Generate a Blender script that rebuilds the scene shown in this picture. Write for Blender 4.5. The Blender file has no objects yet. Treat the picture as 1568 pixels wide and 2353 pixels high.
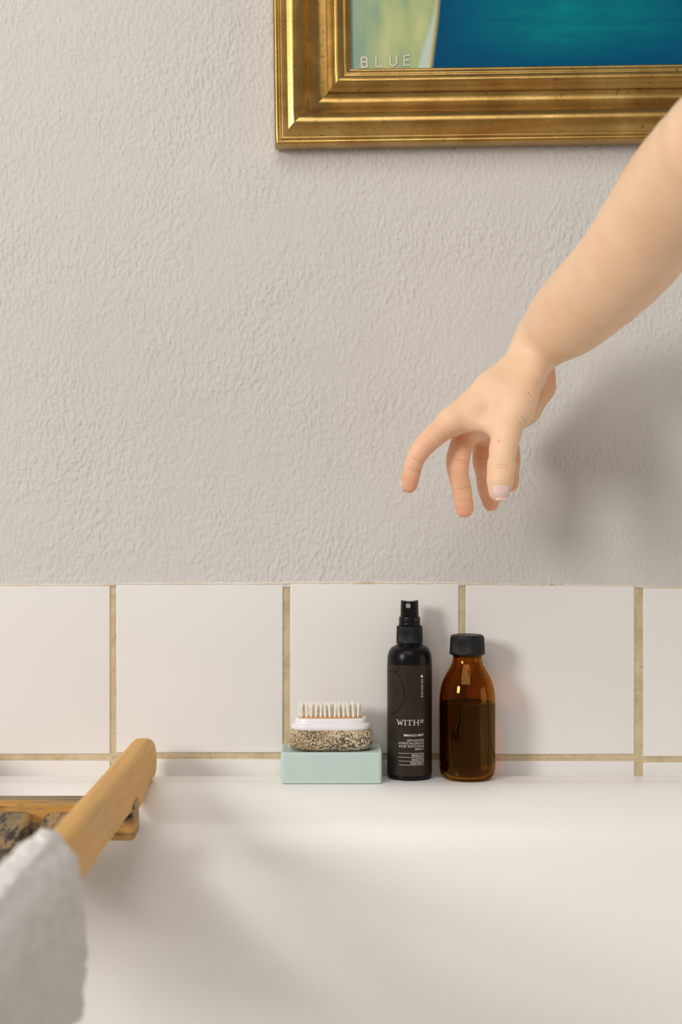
import bpy, bmesh, math, random
import numpy as np
from mathutils import Vector, Matrix, noise

random.seed(7)
rng = np.random.default_rng(7)
S = bpy.context.scene
COL = S.collection
PI = math.pi

# ------------------------------------------------------------------ camera, world, light, exposure
D0 = 1.25                      # camera to wall (m)
F = 3272.0                     # focal length in px of the 1568x2353 frame
cam_d = bpy.data.cameras.new('camera')
cam = bpy.data.objects.new('camera', cam_d)
COL.objects.link(cam)
S.camera = cam
cam.location = (0, -D0, 0)
cam.rotation_euler = (PI / 2, 0, 0)
cam_d.sensor_fit = 'HORIZONTAL'
cam_d.sensor_width = 24.0
cam_d.lens = 24.0 * F / 1568.0
cam_d.clip_start = 0.02
cam_d.dof.use_dof = True
cam_d.dof.focus_distance = 1.17
cam_d.dof.aperture_fstop = 4.0

w = bpy.data.worlds.new('world')
S.world = w
w.use_nodes = True
bg = w.node_tree.nodes['Background']
bg.inputs[0].default_value = (1.0, 0.955, 0.90, 1)
bg.inputs[1].default_value = 0.27


def area_light(name, loc, target, sx, sy, power, color):
    l = bpy.data.lights.new(name, 'AREA')
    l.shape = 'RECTANGLE'
    l.size, l.size_y, l.energy, l.color = sx, sy, power, color
    o = bpy.data.objects.new(name, l)
    COL.objects.link(o)
    o.location = loc
    o.rotation_euler = (Vector(target) - Vector(loc)).to_track_quat('-Z', 'Y').to_euler()
    return o


area_light('window_light', (-1.72, -1.85, 0.70), (0.0, 0, -0.06), 0.52, 0.66, 38, (1.0, 0.972, 0.94))
area_light('second_window_light', (2.2, -0.85, -0.05), (0.0, -0.1, -0.15), 1.1, 1.2, 7.0, (1.0, 0.95, 0.88))
area_light('soft_fill_light', (-0.4, -2.0, 2.0), (0.0, 0, -0.1), 2.0, 1.5, 29, (1.0, 0.965, 0.92))  # added broad fill from above, standing for soft room light

vs = S.view_settings
S.display_settings.display_device = 'sRGB'
vs.view_transform = 'Standard'
vs.look = 'None'
vs.exposure = -0.08
vs.gamma = 1.0
vs.use_curve_mapping = False
S.cycles.use_denoising = True
S.cycles.max_bounces = 16
S.cycles.diffuse_bounces = 10
S.cycles.transmission_bounces = 14
S.cycles.caustics_refractive = True
S.cycles.caustics_reflective = True
S.cycles.blur_glossy = 0.0


# ------------------------------------------------------------------ helpers
def P(px, py, d):
    """a point seen at pixel (px, py), d metres in front of the camera"""
    return Vector(((px - 784.0) * d / F, d - D0, (1176.5 - py) * d / F))


def link(o, parent=None):
    COL.objects.link(o)
    if parent:
        o.parent = parent
    return o


def mesh_obj(name, verts, faces, mat, parent=None, smooth=True):
    me = bpy.data.meshes.new(name)
    me.from_pydata([tuple(v) for v in verts], [], [tuple(f) for f in faces])
    me.update()
    if smooth:
        me.polygons.foreach_set('use_smooth', [True] * len(me.polygons))
    if mat:
        me.materials.append(mat)
    return link(bpy.data.objects.new(name, me), parent)


def bm_obj(name, bm, mat, parent=None, smooth=True):
    me = bpy.data.meshes.new(name)
    bm.normal_update()
    bm.to_mesh(me)
    bm.free()
    if smooth:
        me.polygons.foreach_set('use_smooth', [True] * len(me.polygons))
    if mat:
        me.materials.append(mat)
    return link(bpy.data.objects.new(name, me), parent)


def sharp(o, deg=35):
    me = o.data
    bm = bmesh.new()
    bm.from_mesh(me)
    for e in bm.edges:
        if len(e.link_faces) == 2 and e.calc_face_angle(0) > math.radians(deg):
            e.smooth = False
    bm.to_mesh(me)
    bm.free()
    return o


def thing(name, label, cat, loc=(0, 0, 0)):
    o = bpy.data.objects.new(name, None)
    o.empty_display_size = 0.02
    o.location = loc
    COL.objects.link(o)
    o['label'] = label
    o['category'] = cat
    return o


def box_bm(x0, x1, y0, y1, z0, z1, bevel=0.0, seg=2):
    bm = bmesh.new()
    bmesh.ops.create_cube(bm, size=1)
    for v in bm.verts:
        v.co = ((x0 + x1) / 2 + v.co.x * (x1 - x0), (y0 + y1) / 2 + v.co.y * (y1 - y0),
                (z0 + z1) / 2 + v.co.z * (z1 - z0))
    if bevel:
        bmesh.ops.bevel(bm, geom=list(bm.edges), offset=bevel, segments=seg, profile=0.5, affect='EDGES')
    return bm


def smooth_profile(pts, sub=6):
    """Catmull-Rom through the profile points"""
    out = []
    n = len(pts)
    for i in range(n - 1):
        p0, p1, p2, p3 = pts[max(i - 1, 0)], pts[i], pts[i + 1], pts[min(i + 2, n - 1)]
        for k in range(sub):
            t = k / sub
            out.append(tuple(0.5 * ((2 * b) + (-a + c) * t + (2 * a - 5 * b + 4 * c - d) * t * t
                                    + (-a + 3 * b - 3 * c + d) * t ** 3) for a, b, c, d in zip(p0, p1, p2, p3)))
    out.append(tuple(pts[-1]))
    return out


def revolve(name, prof, mat, parent, seg=96, cap0=True, cap1=True, mod=None, loc=(0, 0, 0)):
    """prof: (r, z) from bottom to top; mod(theta, i, r) -> r"""
    V, Fc = [], []
    n = len(prof)
    for i, (r, z) in enumerate(prof):
        for k in range(seg):
            a = 2 * PI * k / seg
            rr = mod(a, i, r) if mod else r
            V.append((rr * math.cos(a) + loc[0], rr * math.sin(a) + loc[1], z + loc[2]))
    for i in range(n - 1):
        for k in range(seg):
            k2 = (k + 1) % seg
            Fc.append((i * seg + k, i * seg + k2, (i + 1) * seg + k2, (i + 1) * seg + k))
    if cap0:
        Fc.append(tuple(reversed(range(seg))))
    if cap1:
        Fc.append(tuple((n - 1) * seg + k for k in range(seg)))
    return mesh_obj(name, V, Fc, mat, parent)


# ------------------------------------------------------------------ materials
class NT:
    def __init__(self, name):
        self.m = bpy.data.materials.new(name)
        self.m.use_nodes = True
        self.t = self.m.node_tree
        self.b = self.t.nodes['Principled BSDF']
        self.out = self.t.nodes['Material Output']

    def n(self, typ, **kw):
        nd = self.t.nodes.new(typ)
        for k, v in kw.items():
            if isinstance(k, str) and hasattr(nd, k):
                setattr(nd, k, v)
        return nd

    def l(self, a, b):
        self.t.links.new(a, b)

    def coords(self, scale=(1, 1, 1), rot=(0, 0, 0), kind='Object'):
        tc = self.n('ShaderNodeTexCoord')
        mp = self.n('ShaderNodeMapping')
        mp.inputs['Scale'].default_value = scale
        mp.inputs['Rotation'].default_value = rot
        self.l(tc.outputs[kind], mp.inputs['Vector'])
        return mp.outputs['Vector']

    def noise(self, vec, scale, detail=3, rough=0.5, dist=0.0):
        nd = self.n('ShaderNodeTexNoise')
        nd.inputs['Scale'].default_value = scale
        nd.inputs['Detail'].default_value = detail
        nd.inputs['Roughness'].default_value = rough
        nd.inputs['Distortion'].default_value = dist
        self.l(vec, nd.inputs['Vector'])
        return nd.outputs['Fac']

    def ramp(self, fac, stops):
        nd = self.n('ShaderNodeValToRGB')
        el = nd.color_ramp.elements
        while len(el) < len(stops):
            el.new(0.5)
        for e, (p, c) in zip(el, stops):
            e.position = p
            e.color = (*c, 1) if not isinstance(c, (int, float)) else (c, c, c, 1)
        self.l(fac, nd.inputs['Fac'])
        return nd.outputs['Color']

    def mix(self, fac, a, b, mode='MIX'):
        nd = self.n('ShaderNodeMix', data_type='RGBA', blend_type=mode)
        for sock, v in ((nd.inputs[0], fac), (nd.inputs[6], a), (nd.inputs[7], b)):
            if isinstance(v, (int, float)):
                sock.default_value = v
            elif isinstance(v, tuple):
                sock.default_value = (*v, 1)
            else:
                self.l(v, sock)
        return nd.outputs[2]

    def math(self, op, a, b=0.0, c=0.0):
        nd = self.n('ShaderNodeMath', operation=op)
        for sock, v in zip(nd.inputs, (a, b, c)):
            if isinstance(v, (int, float)):
                sock.default_value = v
            else:
                self.l(v, sock)
        return nd.outputs[0]

    def bump(self, h, strength, dist):
        nd = self.n('ShaderNodeBump')
        nd.inputs['Strength'].default_value = strength
        nd.inputs['Distance'].default_value = dist
        self.l(h, nd.inputs['Height'])
        self.l(nd.outputs['Normal'], self.b.inputs['Normal'])
        return nd

    def col(self, c):
        if isinstance(c, tuple):
            self.b.inputs['Base Color'].default_value = (*c, 1)
        else:
            self.l(c, self.b.inputs['Base Color'])
        return self

    def set(self, **kw):
        names = dict(rough='Roughness', metal='Metallic', spec='Specular IOR Level', ior='IOR', trans='Transmission Weight',
                     sss='Subsurface Weight', sssr='Subsurface Radius', ssss='Subsurface Scale', coat='Coat Weight',
                     coatr='Coat Roughness', sheen='Sheen Weight', alpha='Alpha', aniso='Anisotropic')
        for k, v in kw.items():
            s = self.b.inputs[names[k]]
            if isinstance(v, (int, float, tuple)):
                s.default_value = v
            else:
                self.l(v, s)
        return self


def simple(name, c, rough=0.5, noise_amp=0.06, nscale=60, **kw):
    t = NT(name)
    v = t.coords()
    n_ = t.noise(v, nscale, 4)
    t.col(t.ramp(n_, [(0.3, tuple(x * (1 - noise_amp) for x in c)), (0.7, tuple(min(1, x * (1 + noise_amp)) for x in c))]))
    t.set(rough=rough, **kw)
    return t.m


def make_plaster():
    t = NT('painted_plaster')
    v = t.coords()
    base = t.noise(v, 3.0, 4)
    c = t.ramp(base, [(0.3, (0.570, 0.548, 0.520)), (0.7, (0.600, 0.576, 0.546))])
    sp = t.noise(v, 160, 2)
    c = t.mix(t.ramp(sp, [(0.80, 0.0), (0.84, 0.5)]), c, (0.46, 0.37, 0.24))
    t.col(c)
    # stipple of the paint roller: fine lumps whose height varies in patches, with brushed stretches low down
    vg = t.coords(scale=(1.0, 1.0, 0.62), rot=(0, math.radians(9), 0))
    lump = t.noise(vg, 310, 1.3, 0.4, 0.0)
    lump = t.ramp(lump, [(0.28, 0.0), (0.74, 1.0)])
    fine = t.noise(vg, 640, 1.5, 0.5, 0.0)
    patch = t.ramp(t.noise(v, 11, 3), [(0.30, 0.22), (0.72, 1.0)])
    vb = t.coords(scale=(1.0, 1.0, 3.2), rot=(0, math.radians(-24), 0))
    brush = t.noise(vb, 120, 2.5, 0.5)
    vt = t.coords(scale=(2.6, 1.0, 1.0), rot=(0, math.radians(8), 0))
    brush2 = t.noise(vt, 110, 2.5, 0.5)
    where = t.ramp(t.noise(v, 6.0, 2), [(0.42, 0.0), (0.62, 1.0)])
    br = t.mix(where, brush, brush2)
    big = t.noise(v, 22, 3)
    h = t.math('MULTIPLY', lump, patch)
    h = t.math('MULTIPLY_ADD', fine, 0.26, h)
    h = t.math('MULTIPLY_ADD', br, 0.42, h)
    h = t.math('MULTIPLY_ADD', big, 1.1, h)
    t.bump(h, 0.72, 0.0014)
    t.set(rough=0.62, spec=0.3)
    return t.m


def make_tile():
    t = NT('white_glazed_tile')
    v = t.coords()
    t.col(t.ramp(t.noise(v, 9, 3), [(0.3, (0.755, 0.730, 0.700)), (0.7, (0.78, 0.755, 0.725))]))
    t.bump(t.noise(v, 32, 2), 0.10, 0.0012)
    t.set(rough=0.30, spec=0.35)
    return t.m


def make_grout():
    t = NT('tan_grout')
    v = t.coords()
    c = t.ramp(t.noise(v, 55, 6, 0.7), [(0.25, (0.40, 0.30, 0.165)), (0.5, (0.56, 0.45, 0.29)), (0.75, (0.66, 0.56, 0.41))])
    dk = t.ramp(t.noise(v, 240, 4, 0.6), [(0.62, 0.0), (0.74, 0.55)])
    c = t.mix(dk, c, (0.22, 0.16, 0.09))
    t.col(c)
    t.bump(t.noise(v, 500, 4), 0.5, 0.0006)
    t.set(rough=0.9, spec=0.2)
    return t.m


def make_caulk():
    t = NT('old_paint_edge')
    v = t.coords()
    c = t.ramp(t.noise(t.coords(scale=(1, 1, 3)), 26, 6, 0.65), [(0.35, (0.74, 0.70, 0.64)), (0.56, (0.68, 0.61, 0.50)), (0.70, (0.58, 0.42, 0.2))])
    dk = t.ramp(t.noise(t.coords(scale=(0.5, 1, 2)), 60, 5, 0.7), [(0.64, 0.0), (0.68, 0.9)])
    c = t.mix(dk, c, (0.16, 0.14, 0.11))
    t.col(c)
    t.bump(t.noise(v, 260, 4), 0.6, 0.0008)
    t.set(rough=0.8, spec=0.2)
    return t.m


def make_gold():
    t = NT('worn_gilt')
    v = t.coords()
    c = t.ramp(t.noise(v, 28, 5, 0.6), [(0.3, (0.32, 0.175, 0.036)), (0.55, (0.44, 0.262, 0.066)), (0.75, (0.55, 0.36, 0.12))])
    spots = t.ramp(t.noise(v, 210, 3, 0.6), [(0.62, 0.0), (0.68, 0.8)])
    thin = t.ramp(t.noise(v, 70, 2, 0.6), [(0.45, 0.25), (0.65, 1.0)])
    spf = t.math('MULTIPLY', spots, thin)
    c = t.mix(spf, c, (0.17, 0.075, 0.02))
    t.col(c)
    r = t.ramp(t.noise(v, 60, 4), [(0.3, 0.24), (0.7, 0.36)])
    t.set(metal=0.90, rough=r, coat=0.45, coatr=0.22)
    t.bump(t.noise(v, 300, 3), 0.15, 0.0006)
    return t.m


def make_painting(half):
    """flat abstract colours in the canvas's own metres (x right, z up from its lower left corner)"""
    t = NT('painted_canvas')
    tc = t.n('ShaderNodeTexCoord')
    sp = t.n('ShaderNodeSeparateXYZ')
    t.l(tc.outputs['Object'], sp.inputs[0])
    x, z = sp.outputs['X'], sp.outputs['Z']
    v = tc.outputs['Object']
    wob = t.noise(v, 30, 3)
    vs_ = t.coords(scale=(1.0, 1, 5.0))
    streak = t.noise(vs_, 22, 5, 0.6)
    green = t.ramp(t.noise(t.coords(scale=(2.4, 1, 0.7)), 22, 4, 0.5), [(0.32, (0.20, 0.31, 0.23)), (0.50, (0.36, 0.43, 0.21)), (0.70, (0.47, 0.50, 0.25))])
    edge_cool = t.ramp(x, [(0.0, 0.75), (0.030, 0.0)])
    green = t.mix(edge_cool, green, (0.19, 0.32, 0.29))
    # blue field: dark at its left edge and low down, teal in the middle
    bx = t.ramp(x, [(0.075, 0.0), (0.175, 1.0), (0.30, 0.35)])
    bz = t.ramp(z, [(0.004, 0.15), (0.035, 1.0)])
    tf = t.math('MULTIPLY', bx, bz)
    tf = t.math('MULTIPLY', tf, t.ramp(streak, [(0.3, 0.45), (0.65, 1.0)]))
    blue = t.mix(tf, (0.0, 0.062, 0.150), (0.0, 0.205, 0.225))
    # boundary curve
    q = t.math('MULTIPLY_ADD', z, 0.165, 0.0690)
    q2 = t.math('MULTIPLY', t.math('MULTIPLY', z, z), -0.6)
    bnd = t.math('ADD', q, q2)
    rel = t.math('SUBTRACT', x, bnd)
    rel = t.math('MULTIPLY_ADD', wob, 0.0012, rel)
    wid = t.math('MULTIPLY_ADD', z, -0.17, 0.0122)
    isband = t.ramp(t.math('ADD', rel, wid), [(0.0, 0.0), (0.0016, 1.0)])
    c = t.mix(isband, green, t.mix(streak, (0.42, 0.53, 0.50), (0.52, 0.60, 0.50)))
    isline = t.ramp(t.math('ADD', rel, 0.0022), [(0.0, 0.0), (0.001, 1.0)])
    c = t.mix(isline, c, (0.50, 0.44, 0.12))
    isblue = t.ramp(rel, [(0.0, 0.0), (0.0012, 1.0)])
    c = t.mix(isblue, c, blue)
    t.col(c)
    t.bump(t.noise(t.coords(scale=(1, 1, 1)), 700, 2), 0.2, 0.0004)
    t.set(rough=0.6, spec=0.08)
    return t.m


def make_skin():
    t = NT('fair_skin')
    v = t.coords()
    at = t.n('ShaderNodeAttribute', attribute_name='flush_shade')
    base = t.ramp(t.noise(v, 34, 4), [(0.3, (0.825, 0.555, 0.36)), (0.7, (0.87, 0.61, 0.415))])
    mott = t.noise(v, 110, 3)
    fac = t.math('MULTIPLY', at.outputs['Fac'], t.ramp(mott, [(0.3, 0.75), (0.7, 1.0)]))
    c = t.mix(fac, base, (0.76, 0.325, 0.19))
    t.col(c)
    h = t.noise(v, 900, 3, 0.6)
    h2 = t.n('ShaderNodeTexVoronoi')
    h2.inputs['Scale'].default_value = 900
    t.l(v, h2.inputs['Vector'])
    t.bump(t.math('ADD', h, h2.outputs['Distance']), 0.10, 0.0005)
    t.set(rough=0.46, spec=0.35, sss=0.55, sssr=(1.0, 0.36, 0.18), ssss=0.006)
    return t.m


def make_wood(name, light, mid, dark, wear, axis=1, scale=1.0, gloss=0.42):
    """wear: 0 sound .. 1 weathered grey and black"""
    t = NT(name)
    sc = [1.0, 1.0, 1.0]
    sc[axis] = 0.07
    vg = t.coords(scale=tuple(sc))
    g = t.noise(vg, 190 * scale, 6, 0.62, 0.3)
    v = t.coords()
    c = t.ramp(g, [(0.32, mid), (0.60, light)])
    c = t.mix(t.ramp(t.noise(v, 18, 3), [(0.35, 0.0), (0.70, 0.6)]), c, mid)
    if wear > 0:
        sw = [1.0, 1.0, 1.0]
        sw[axis] = 0.11
        wv = t.coords(scale=tuple(sw))
        gr = t.ramp(t.noise(wv, 65, 5, 0.7), [(0.62 - 0.34 * wear, 0.0), (0.74 - 0.30 * wear, 0.9)])
        c = t.mix(gr, c, tuple(0.35 * a + 0.65 * b for a, b in zip(dark, (0.33, 0.25, 0.15))))
        bl = t.ramp(t.noise(wv, 130, 6, 0.75), [(0.66 - 0.20 * wear, 0.0), (0.72 - 0.18 * wear, 1.0)])
        c = t.mix(bl, c, dark)
    t.col(c)
    t.bump(g, 0.25 + 0.5 * wear, 0.0007)
    t.set(rough=gloss + 0.25 * wear, spec=0.35)
    return t.m


def make_rail_wood():
    t = NT('honey_bamboo')
    vg = t.coords(scale=(1, 0.06, 1))
    g = t.noise(vg, 170, 5, 0.6, 0.2)
    v = t.coords()
    c = t.ramp(g, [(0.3, (0.62, 0.325, 0.075)), (0.62, (0.72, 0.405, 0.115))])
    # rubbed, greyer skin along the top and near the tip
    gry = t.ramp(t.noise(t.coords(scale=(1, 0.22, 1)), 60, 5, 0.65), [(0.57, 0.0), (0.68, 0.6)])
    c = t.mix(gry, c, (0.50, 0.36, 0.17))
    sc = t.ramp(t.noise(t.coords(scale=(1, 0.12, 1), rot=(0.5, 0, 0)), 150, 5, 0.75), [(0.66, 0.0), (0.70, 0.7)])
    c = t.mix(sc, c, (0.30, 0.17, 0.06))
    t.col(c)
    t.bump(g, 0.2, 0.0006)
    t.set(rough=0.5, spec=0.3)
    return t.m


def make_pumice():
    t = NT('pumice_stone')
    v = t.coords()
    at = t.n('ShaderNodeAttribute', attribute_name='pore')
    c = t.ramp(t.noise(v, 45, 4), [(0.3, (0.50, 0.36, 0.20)), (0.5, (0.60, 0.47, 0.31)), (0.7, (0.68, 0.57, 0.42))])
    pore_shade = t.ramp(t.noise(v, 50, 3), [(0.35, 0.55), (0.6, 1.0)])
    c = t.mix(t.math('MULTIPLY', at.outputs['Fac'], pore_shade), c, (0.055, 0.045, 0.038))  # pits darkened in colour, adding to the shade inside them
    t.col(c)
    t.bump(t.noise(v, 900, 4), 0.5, 0.0006)
    t.set(rough=0.95, spec=0.1)
    return t.m


def make_glass(name, col, rough=0.0, ior=1.5):
    t = NT(name)
    t.t.nodes.remove(t.b)
    g = t.n('ShaderNodeBsdfGlass')
    v = t.coords()
    c = t.ramp(t.noise(v, 40, 3), [(0.3, tuple(x * 0.96 for x in col)), (0.7, col)])
    t.l(c, g.inputs['Color'])
    g.inputs['Roughness'].default_value = rough
    g.inputs['IOR'].default_value = ior
    t.l(g.outputs[0], t.out.inputs['Surface'])
    return t.m


def make_label():
    t = NT('dark_brown_label')
    v = t.coords()
    c = t.ramp(t.noise(v, 60, 4), [(0.3, (0.022, 0.0165, 0.0125)), (0.7, (0.033, 0.026, 0.020))])
    t.col(c)
    dr = t.n('ShaderNodeTexVoronoi')
    dr.inputs['Scale'].default_value = 900
    t.l(v, dr.inputs['Vector'])
    drop = t.ramp(dr.outputs['Distance'], [(0.10, 1.0), (0.28, 0.0)])
    mask = t.ramp(t.noise(v, 70, 3), [(0.45, 0.0), (0.6, 1.0)])
    t.bump(t.math('MULTIPLY', drop, mask), 0.6, 0.0004)
    t.set(rough=0.40, spec=0.15)
    return t.m


def make_towel():
    t = NT('white_terry_cloth')
    v = t.coords()
    t.col(t.ramp(t.noise(v, 60, 4), [(0.3, (0.89, 0.85, 0.815)), (0.7, (0.95, 0.915, 0.885))]))
    h = t.noise(v, 420, 4, 0.7)
    t.bump(h, 0.8, 0.003)
    t.set(rough=1.0, spec=0.05, sheen=0.4)
    return t.m


def make_soap():
    t = NT('sage_green_soap')
    v = t.coords()
    t.col(t.ramp(t.noise(v, 35, 4), [(0.3, (0.50, 0.605, 0.575)), (0.7, (0.535, 0.64, 0.61))]))
    t.bump(t.noise(v, 160, 3), 0.12, 0.0008)
    t.set(rough=0.5, spec=0.3, sss=0.35, sssr=(0.6, 1.0, 0.9), ssss=0.006)
    return t.m


def make_enamel():
    t = NT('white_enamel')
    v = t.coords()
    t.col(t.ramp(t.noise(v, 4, 3), [(0.3, (0.850, 0.832, 0.808)), (0.7, (0.865, 0.848, 0.824))]))
    t.set(rough=0.24, spec=0.4)
    return t.m


M = dict(
    plaster=make_plaster(), tile=make_tile(), grout=make_grout(), caulk=make_caulk(), enamel=make_enamel(),
    gold=make_gold(), skin=make_skin(), soap=make_soap(), pumice=make_pumice(), towel=make_towel(), label=make_label(),
    black=simple('black_plastic', (0.006, 0.0055, 0.005), 0.28, 0.15, spec=0.22),
    black_body=simple('black_bottle_plastic', (0.005, 0.0045, 0.004), 0.28, 0.15, spec=0.17),
    cap=simple('black_ribbed_cap_plastic', (0.009, 0.009, 0.008), 0.42, 0.15, spec=0.25),
    grey=simple('grey_nozzle_plastic', (0.30, 0.30, 0.33), 0.4),
    print=simple('white_print', (0.74, 0.71, 0.66), 0.6),
    cream=simple('cream_paint', (0.60, 0.56, 0.47), 0.7, spec=0.1),
    leaf_print=simple('dark_leaf_print', (0.008, 0.007, 0.006), 0.5, spec=0.03),
    nail=simple('fingernail', (0.86, 0.60, 0.53), 0.22, 0.03, 120, spec=0.5, sss=0.3, ssss=0.003, sssr=(1.0, 0.5, 0.4)),
    white=simple('white_plastic', (0.82, 0.80, 0.82), 0.35, 0.02),
    bristle=simple('cream_bristle', (0.93, 0.88, 0.79), 0.5, 0.03, 200, sss=0.3, sssr=(1.0, 0.9, 0.75), ssss=0.001),
    brushbed=simple('tan_bristle_bed', (0.55, 0.30, 0.12), 0.6, 0.1, 200),
    glass=make_glass('amber_glass', (0.78, 0.53, 0.19), 0.0, 1.5),
    liquid=make_glass('brown_liquid', (0.54, 0.39, 0.21), 0.03, 1.34),
    rail=make_rail_wood(),
    slat=make_wood('weathered_slat_wood', (0.52, 0.34, 0.12), (0.40, 0.23, 0.07), (0.045, 0.034, 0.026), 0.80, 1),
    cross=make_wood('honey_bar_wood', (0.60, 0.33, 0.08), (0.46, 0.22, 0.04), (0.06, 0.035, 0.018), 0.55, 0),
)

# ------------------------------------------------------------------ the setting: plastered wall with a row of tiles
TILE_TOP = P(0, 1344, D0).z


def wall():
    x0, x1, z1, z0 = -1.25, 1.25, 1.25, TILE_TOP
    nx, nz = 320, 200
    V, Fc = [], []
    for j in range(nz + 1):
        z = z0 + (z1 - z0) * j / nz
        for i in range(nx + 1):
            x = x0 + (x1 - x0) * i / nx
            y = 0.0012 + 0.0011 * noise.noise((x * 6, z * 6, 0.3)) + 0.0005 * noise.noise((x * 19, z * 19, 4.0))
            zz = z
            if j == 0:
                zz = z - 0.0016 + 0.0010 * noise.noise((x * 40, 2.0, 0)) + 0.0016 * noise.noise((x * 7, 5.0, 0))
                y = 0.0003
            V.append((x, y, zz))
    for j in range(nz):
        for i in range(nx):
            a = j * (nx + 1) + i
            Fc.append((a, a + 1, a + nx + 2, a + nx + 1))
    o = mesh_obj('wall_back', V, Fc, M['plaster'])
    o['kind'] = 'structure'
    # masonry behind tiles and plaster
    core = bm_obj('wall_core', box_bm(-1.25, 1.25, 0.006, 0.12, -0.66, 1.25), M['grout'], o, False)
    g = bm_obj('grout', box_bm(-1.25, 1.25, 0.0012, 0.006, -0.66, TILE_TOP - 0.001), M['grout'], o, False)
    # tiles: x ranges and heights from the photograph, further ones by the same pitch
    cols = [(-945, -555, 1347, 1735, 1750), (-541, -150, 1346, 1734, 1749), (-136, 253, 1346, 1733.0, 1748), (267, 650.5, 1343.5, 1729.5, 1744.5), (667, 1054.5, 1340.5, 1732, 1747),
            (1071, 1459, 1344.5, 1733.5, 1749), (1479, 1866, 1351.5, 1738.5, 1752.5), (1884, 2270, 1352, 1740, 1755), (2288, 2670, 1353, 1742, 1757)]
    k = 0
    for (a, b, top, bot, top2) in cols:
        for (pt, pb) in ((top, bot), (top2, top2 + 388), (top2 + 403, top2 + 791)):
            A, B = P(a, pt, D0), P(b, pb, D0)
            zb = max(B.z, -0.66)
            w2, h2 = (B.x - A.x) / 2, (A.z - zb) / 2
            bm = box_bm(-w2, w2, 0.0, 0.0055, -h2, h2)
            ed = [e for e in bm.edges if all(v.co.y < 0.001 for v in e.verts)]
            bmesh.ops.bevel(bm, geom=ed, offset=0.0011, segments=3, profile=0.6, affect='EDGES')
            t = bm_obj('tile', bm, M['tile'], o)
            sharp(t, 50)
            t.location = ((A.x + B.x) / 2, 0.0, (A.z + zb) / 2)
            if abs(k) > 0:
                t.rotation_euler = (rng.normal(0, 0.0012), rng.normal(0, 0.0007), rng.normal(0, 0.0012))
            k += 1
    # ragged seam of old paint and filler above the tiles
    V, Fc = [], []
    n = 900
    for i in range(n + 1):
        x = -1.0 + 2.0 * i / n
        px = x * F / D0 + 784
        top = float(np.interp(px, [-945, 253, 267, 650, 667, 1054, 1071, 1459, 1479, 2600], [1346, 1345.5, 1343, 1342, 1340.5, 1341, 1343, 1347, 1350.5, 1352]))
        z = P(0, top, D0).z
        j1 = 0.0005 * noise.noise((x * 60, 0, 1)) + 0.0003 * noise.noise((x * 260, 0, 3))
        j2 = 0.0004 * noise.noise((x * 90, 7, 1))
        V += [(x, 0.0005, z + 0.0016 + j1 * 1.5), (x, -0.0004 + 0.3 * j2, z + 0.0009 + j1), (x, -0.0005 + 0.3 * j2, z + 0.0002 + j2), (x, 0.0004, z - 0.0006 + j2)]
    for i in range(n):
        for q in range(3):
            a = i * 4 + q
            Fc.append((a, a + 1, a + 5, a + 4))
    mesh_obj('paint_seam', V, Fc, M['caulk'], o)
    return o


wall()

# ------------------------------------------------------------------ floor
fl = bm_obj('floor', box_bm(-1.25, 1.25, -2.6, 0.0, -0.70, -0.66), make_wood('floor_boards', (0.42, 0.30, 0.19), (0.34, 0.23, 0.13), (0.1, 0.06, 0.03), 0.0, 0), None, False)
fl['kind'] = 'structure'

# ------------------------------------------------------------------ bathtub
DECK = -0.2285


def tub():
    t = thing('bathtub', 'white enamel bathtub set against the tiled wall', 'bathtub', (0, -0.36, -0.66))
    xo, yb, yf = 0.86, -0.0006, -0.78
    prof = [(0.000, -0.660), (0.000, -0.45), (0.000, -0.250), (0.0012, -0.2385), (0.004, -0.2325), (0.009, -0.2292), (0.016, -0.2278), (0.026, -0.2275), (0.038, -0.2275),
            (0.048, -0.2277), (0.058, -0.2292), (0.068, -0.2322), (0.078, -0.2370), (0.087, -0.2435), (0.095, -0.252), (0.102, -0.263), (0.109, -0.279), (0.117, -0.303),
            (0.126, -0.340), (0.137, -0.390), (0.150, -0.45), (0.165, -0.51), (0.187, -0.555), (0.22, -0.585), (0.27, -0.598)]
    prof = [(a, b - 0.001) for a, b in smooth_profile(prof, 4)]
    V, Fc = [], []
    nc, ns = 14, 24
    N = None
    for (ins, z) in prof:
        X, Y0, Y1 = xo - ins, yf + ins, yb - ins
        r = min(0.02 + ins * 1.1, (Y1 - Y0) / 2 * 0.95) if ins > 0 else 0.02
        loop = []
        cs = [((X - r), (Y1 - r), 0), ((-X + r), (Y1 - r), 1), ((-X + r), (Y0 + r), 2), ((X - r), (Y0 + r), 3)]
        for q, (cx, cy, k) in enumerate(cs):
            for i in range(nc):
                a = PI / 2 * k + PI / 2 * i / (nc - 1)
                loop.append((cx + r * math.cos(a), cy + r * math.sin(a), z))
            nx = cs[(q + 1) % 4]
            a1 = PI / 2 * nx[2]
            pa, pb = Vector(loop[-1]), Vector((nx[0] + r * math.cos(a1), nx[1] + r * math.sin(a1), z))
            for i in range(1, ns):
                loop.append(tuple(pa.lerp(pb, i / ns)))
        N = len(loop)
        V += loop
    n = len(prof)
    for i in range(n - 1):
        for k in range(N):
            k2 = (k + 1) % N
            Fc.append((i * N + k, i * N + k2, (i + 1) * N + k2, (i + 1) * N + k))
    Fc.append(tuple((n - 1) * N + k for k in range(N)))
    o = mesh_obj('tub_shell', V, Fc, M['enamel'])
    o.parent = t
    o.matrix_parent_inverse = Matrix.Translation(t.location).inverted()
    return t


tub()


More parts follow.
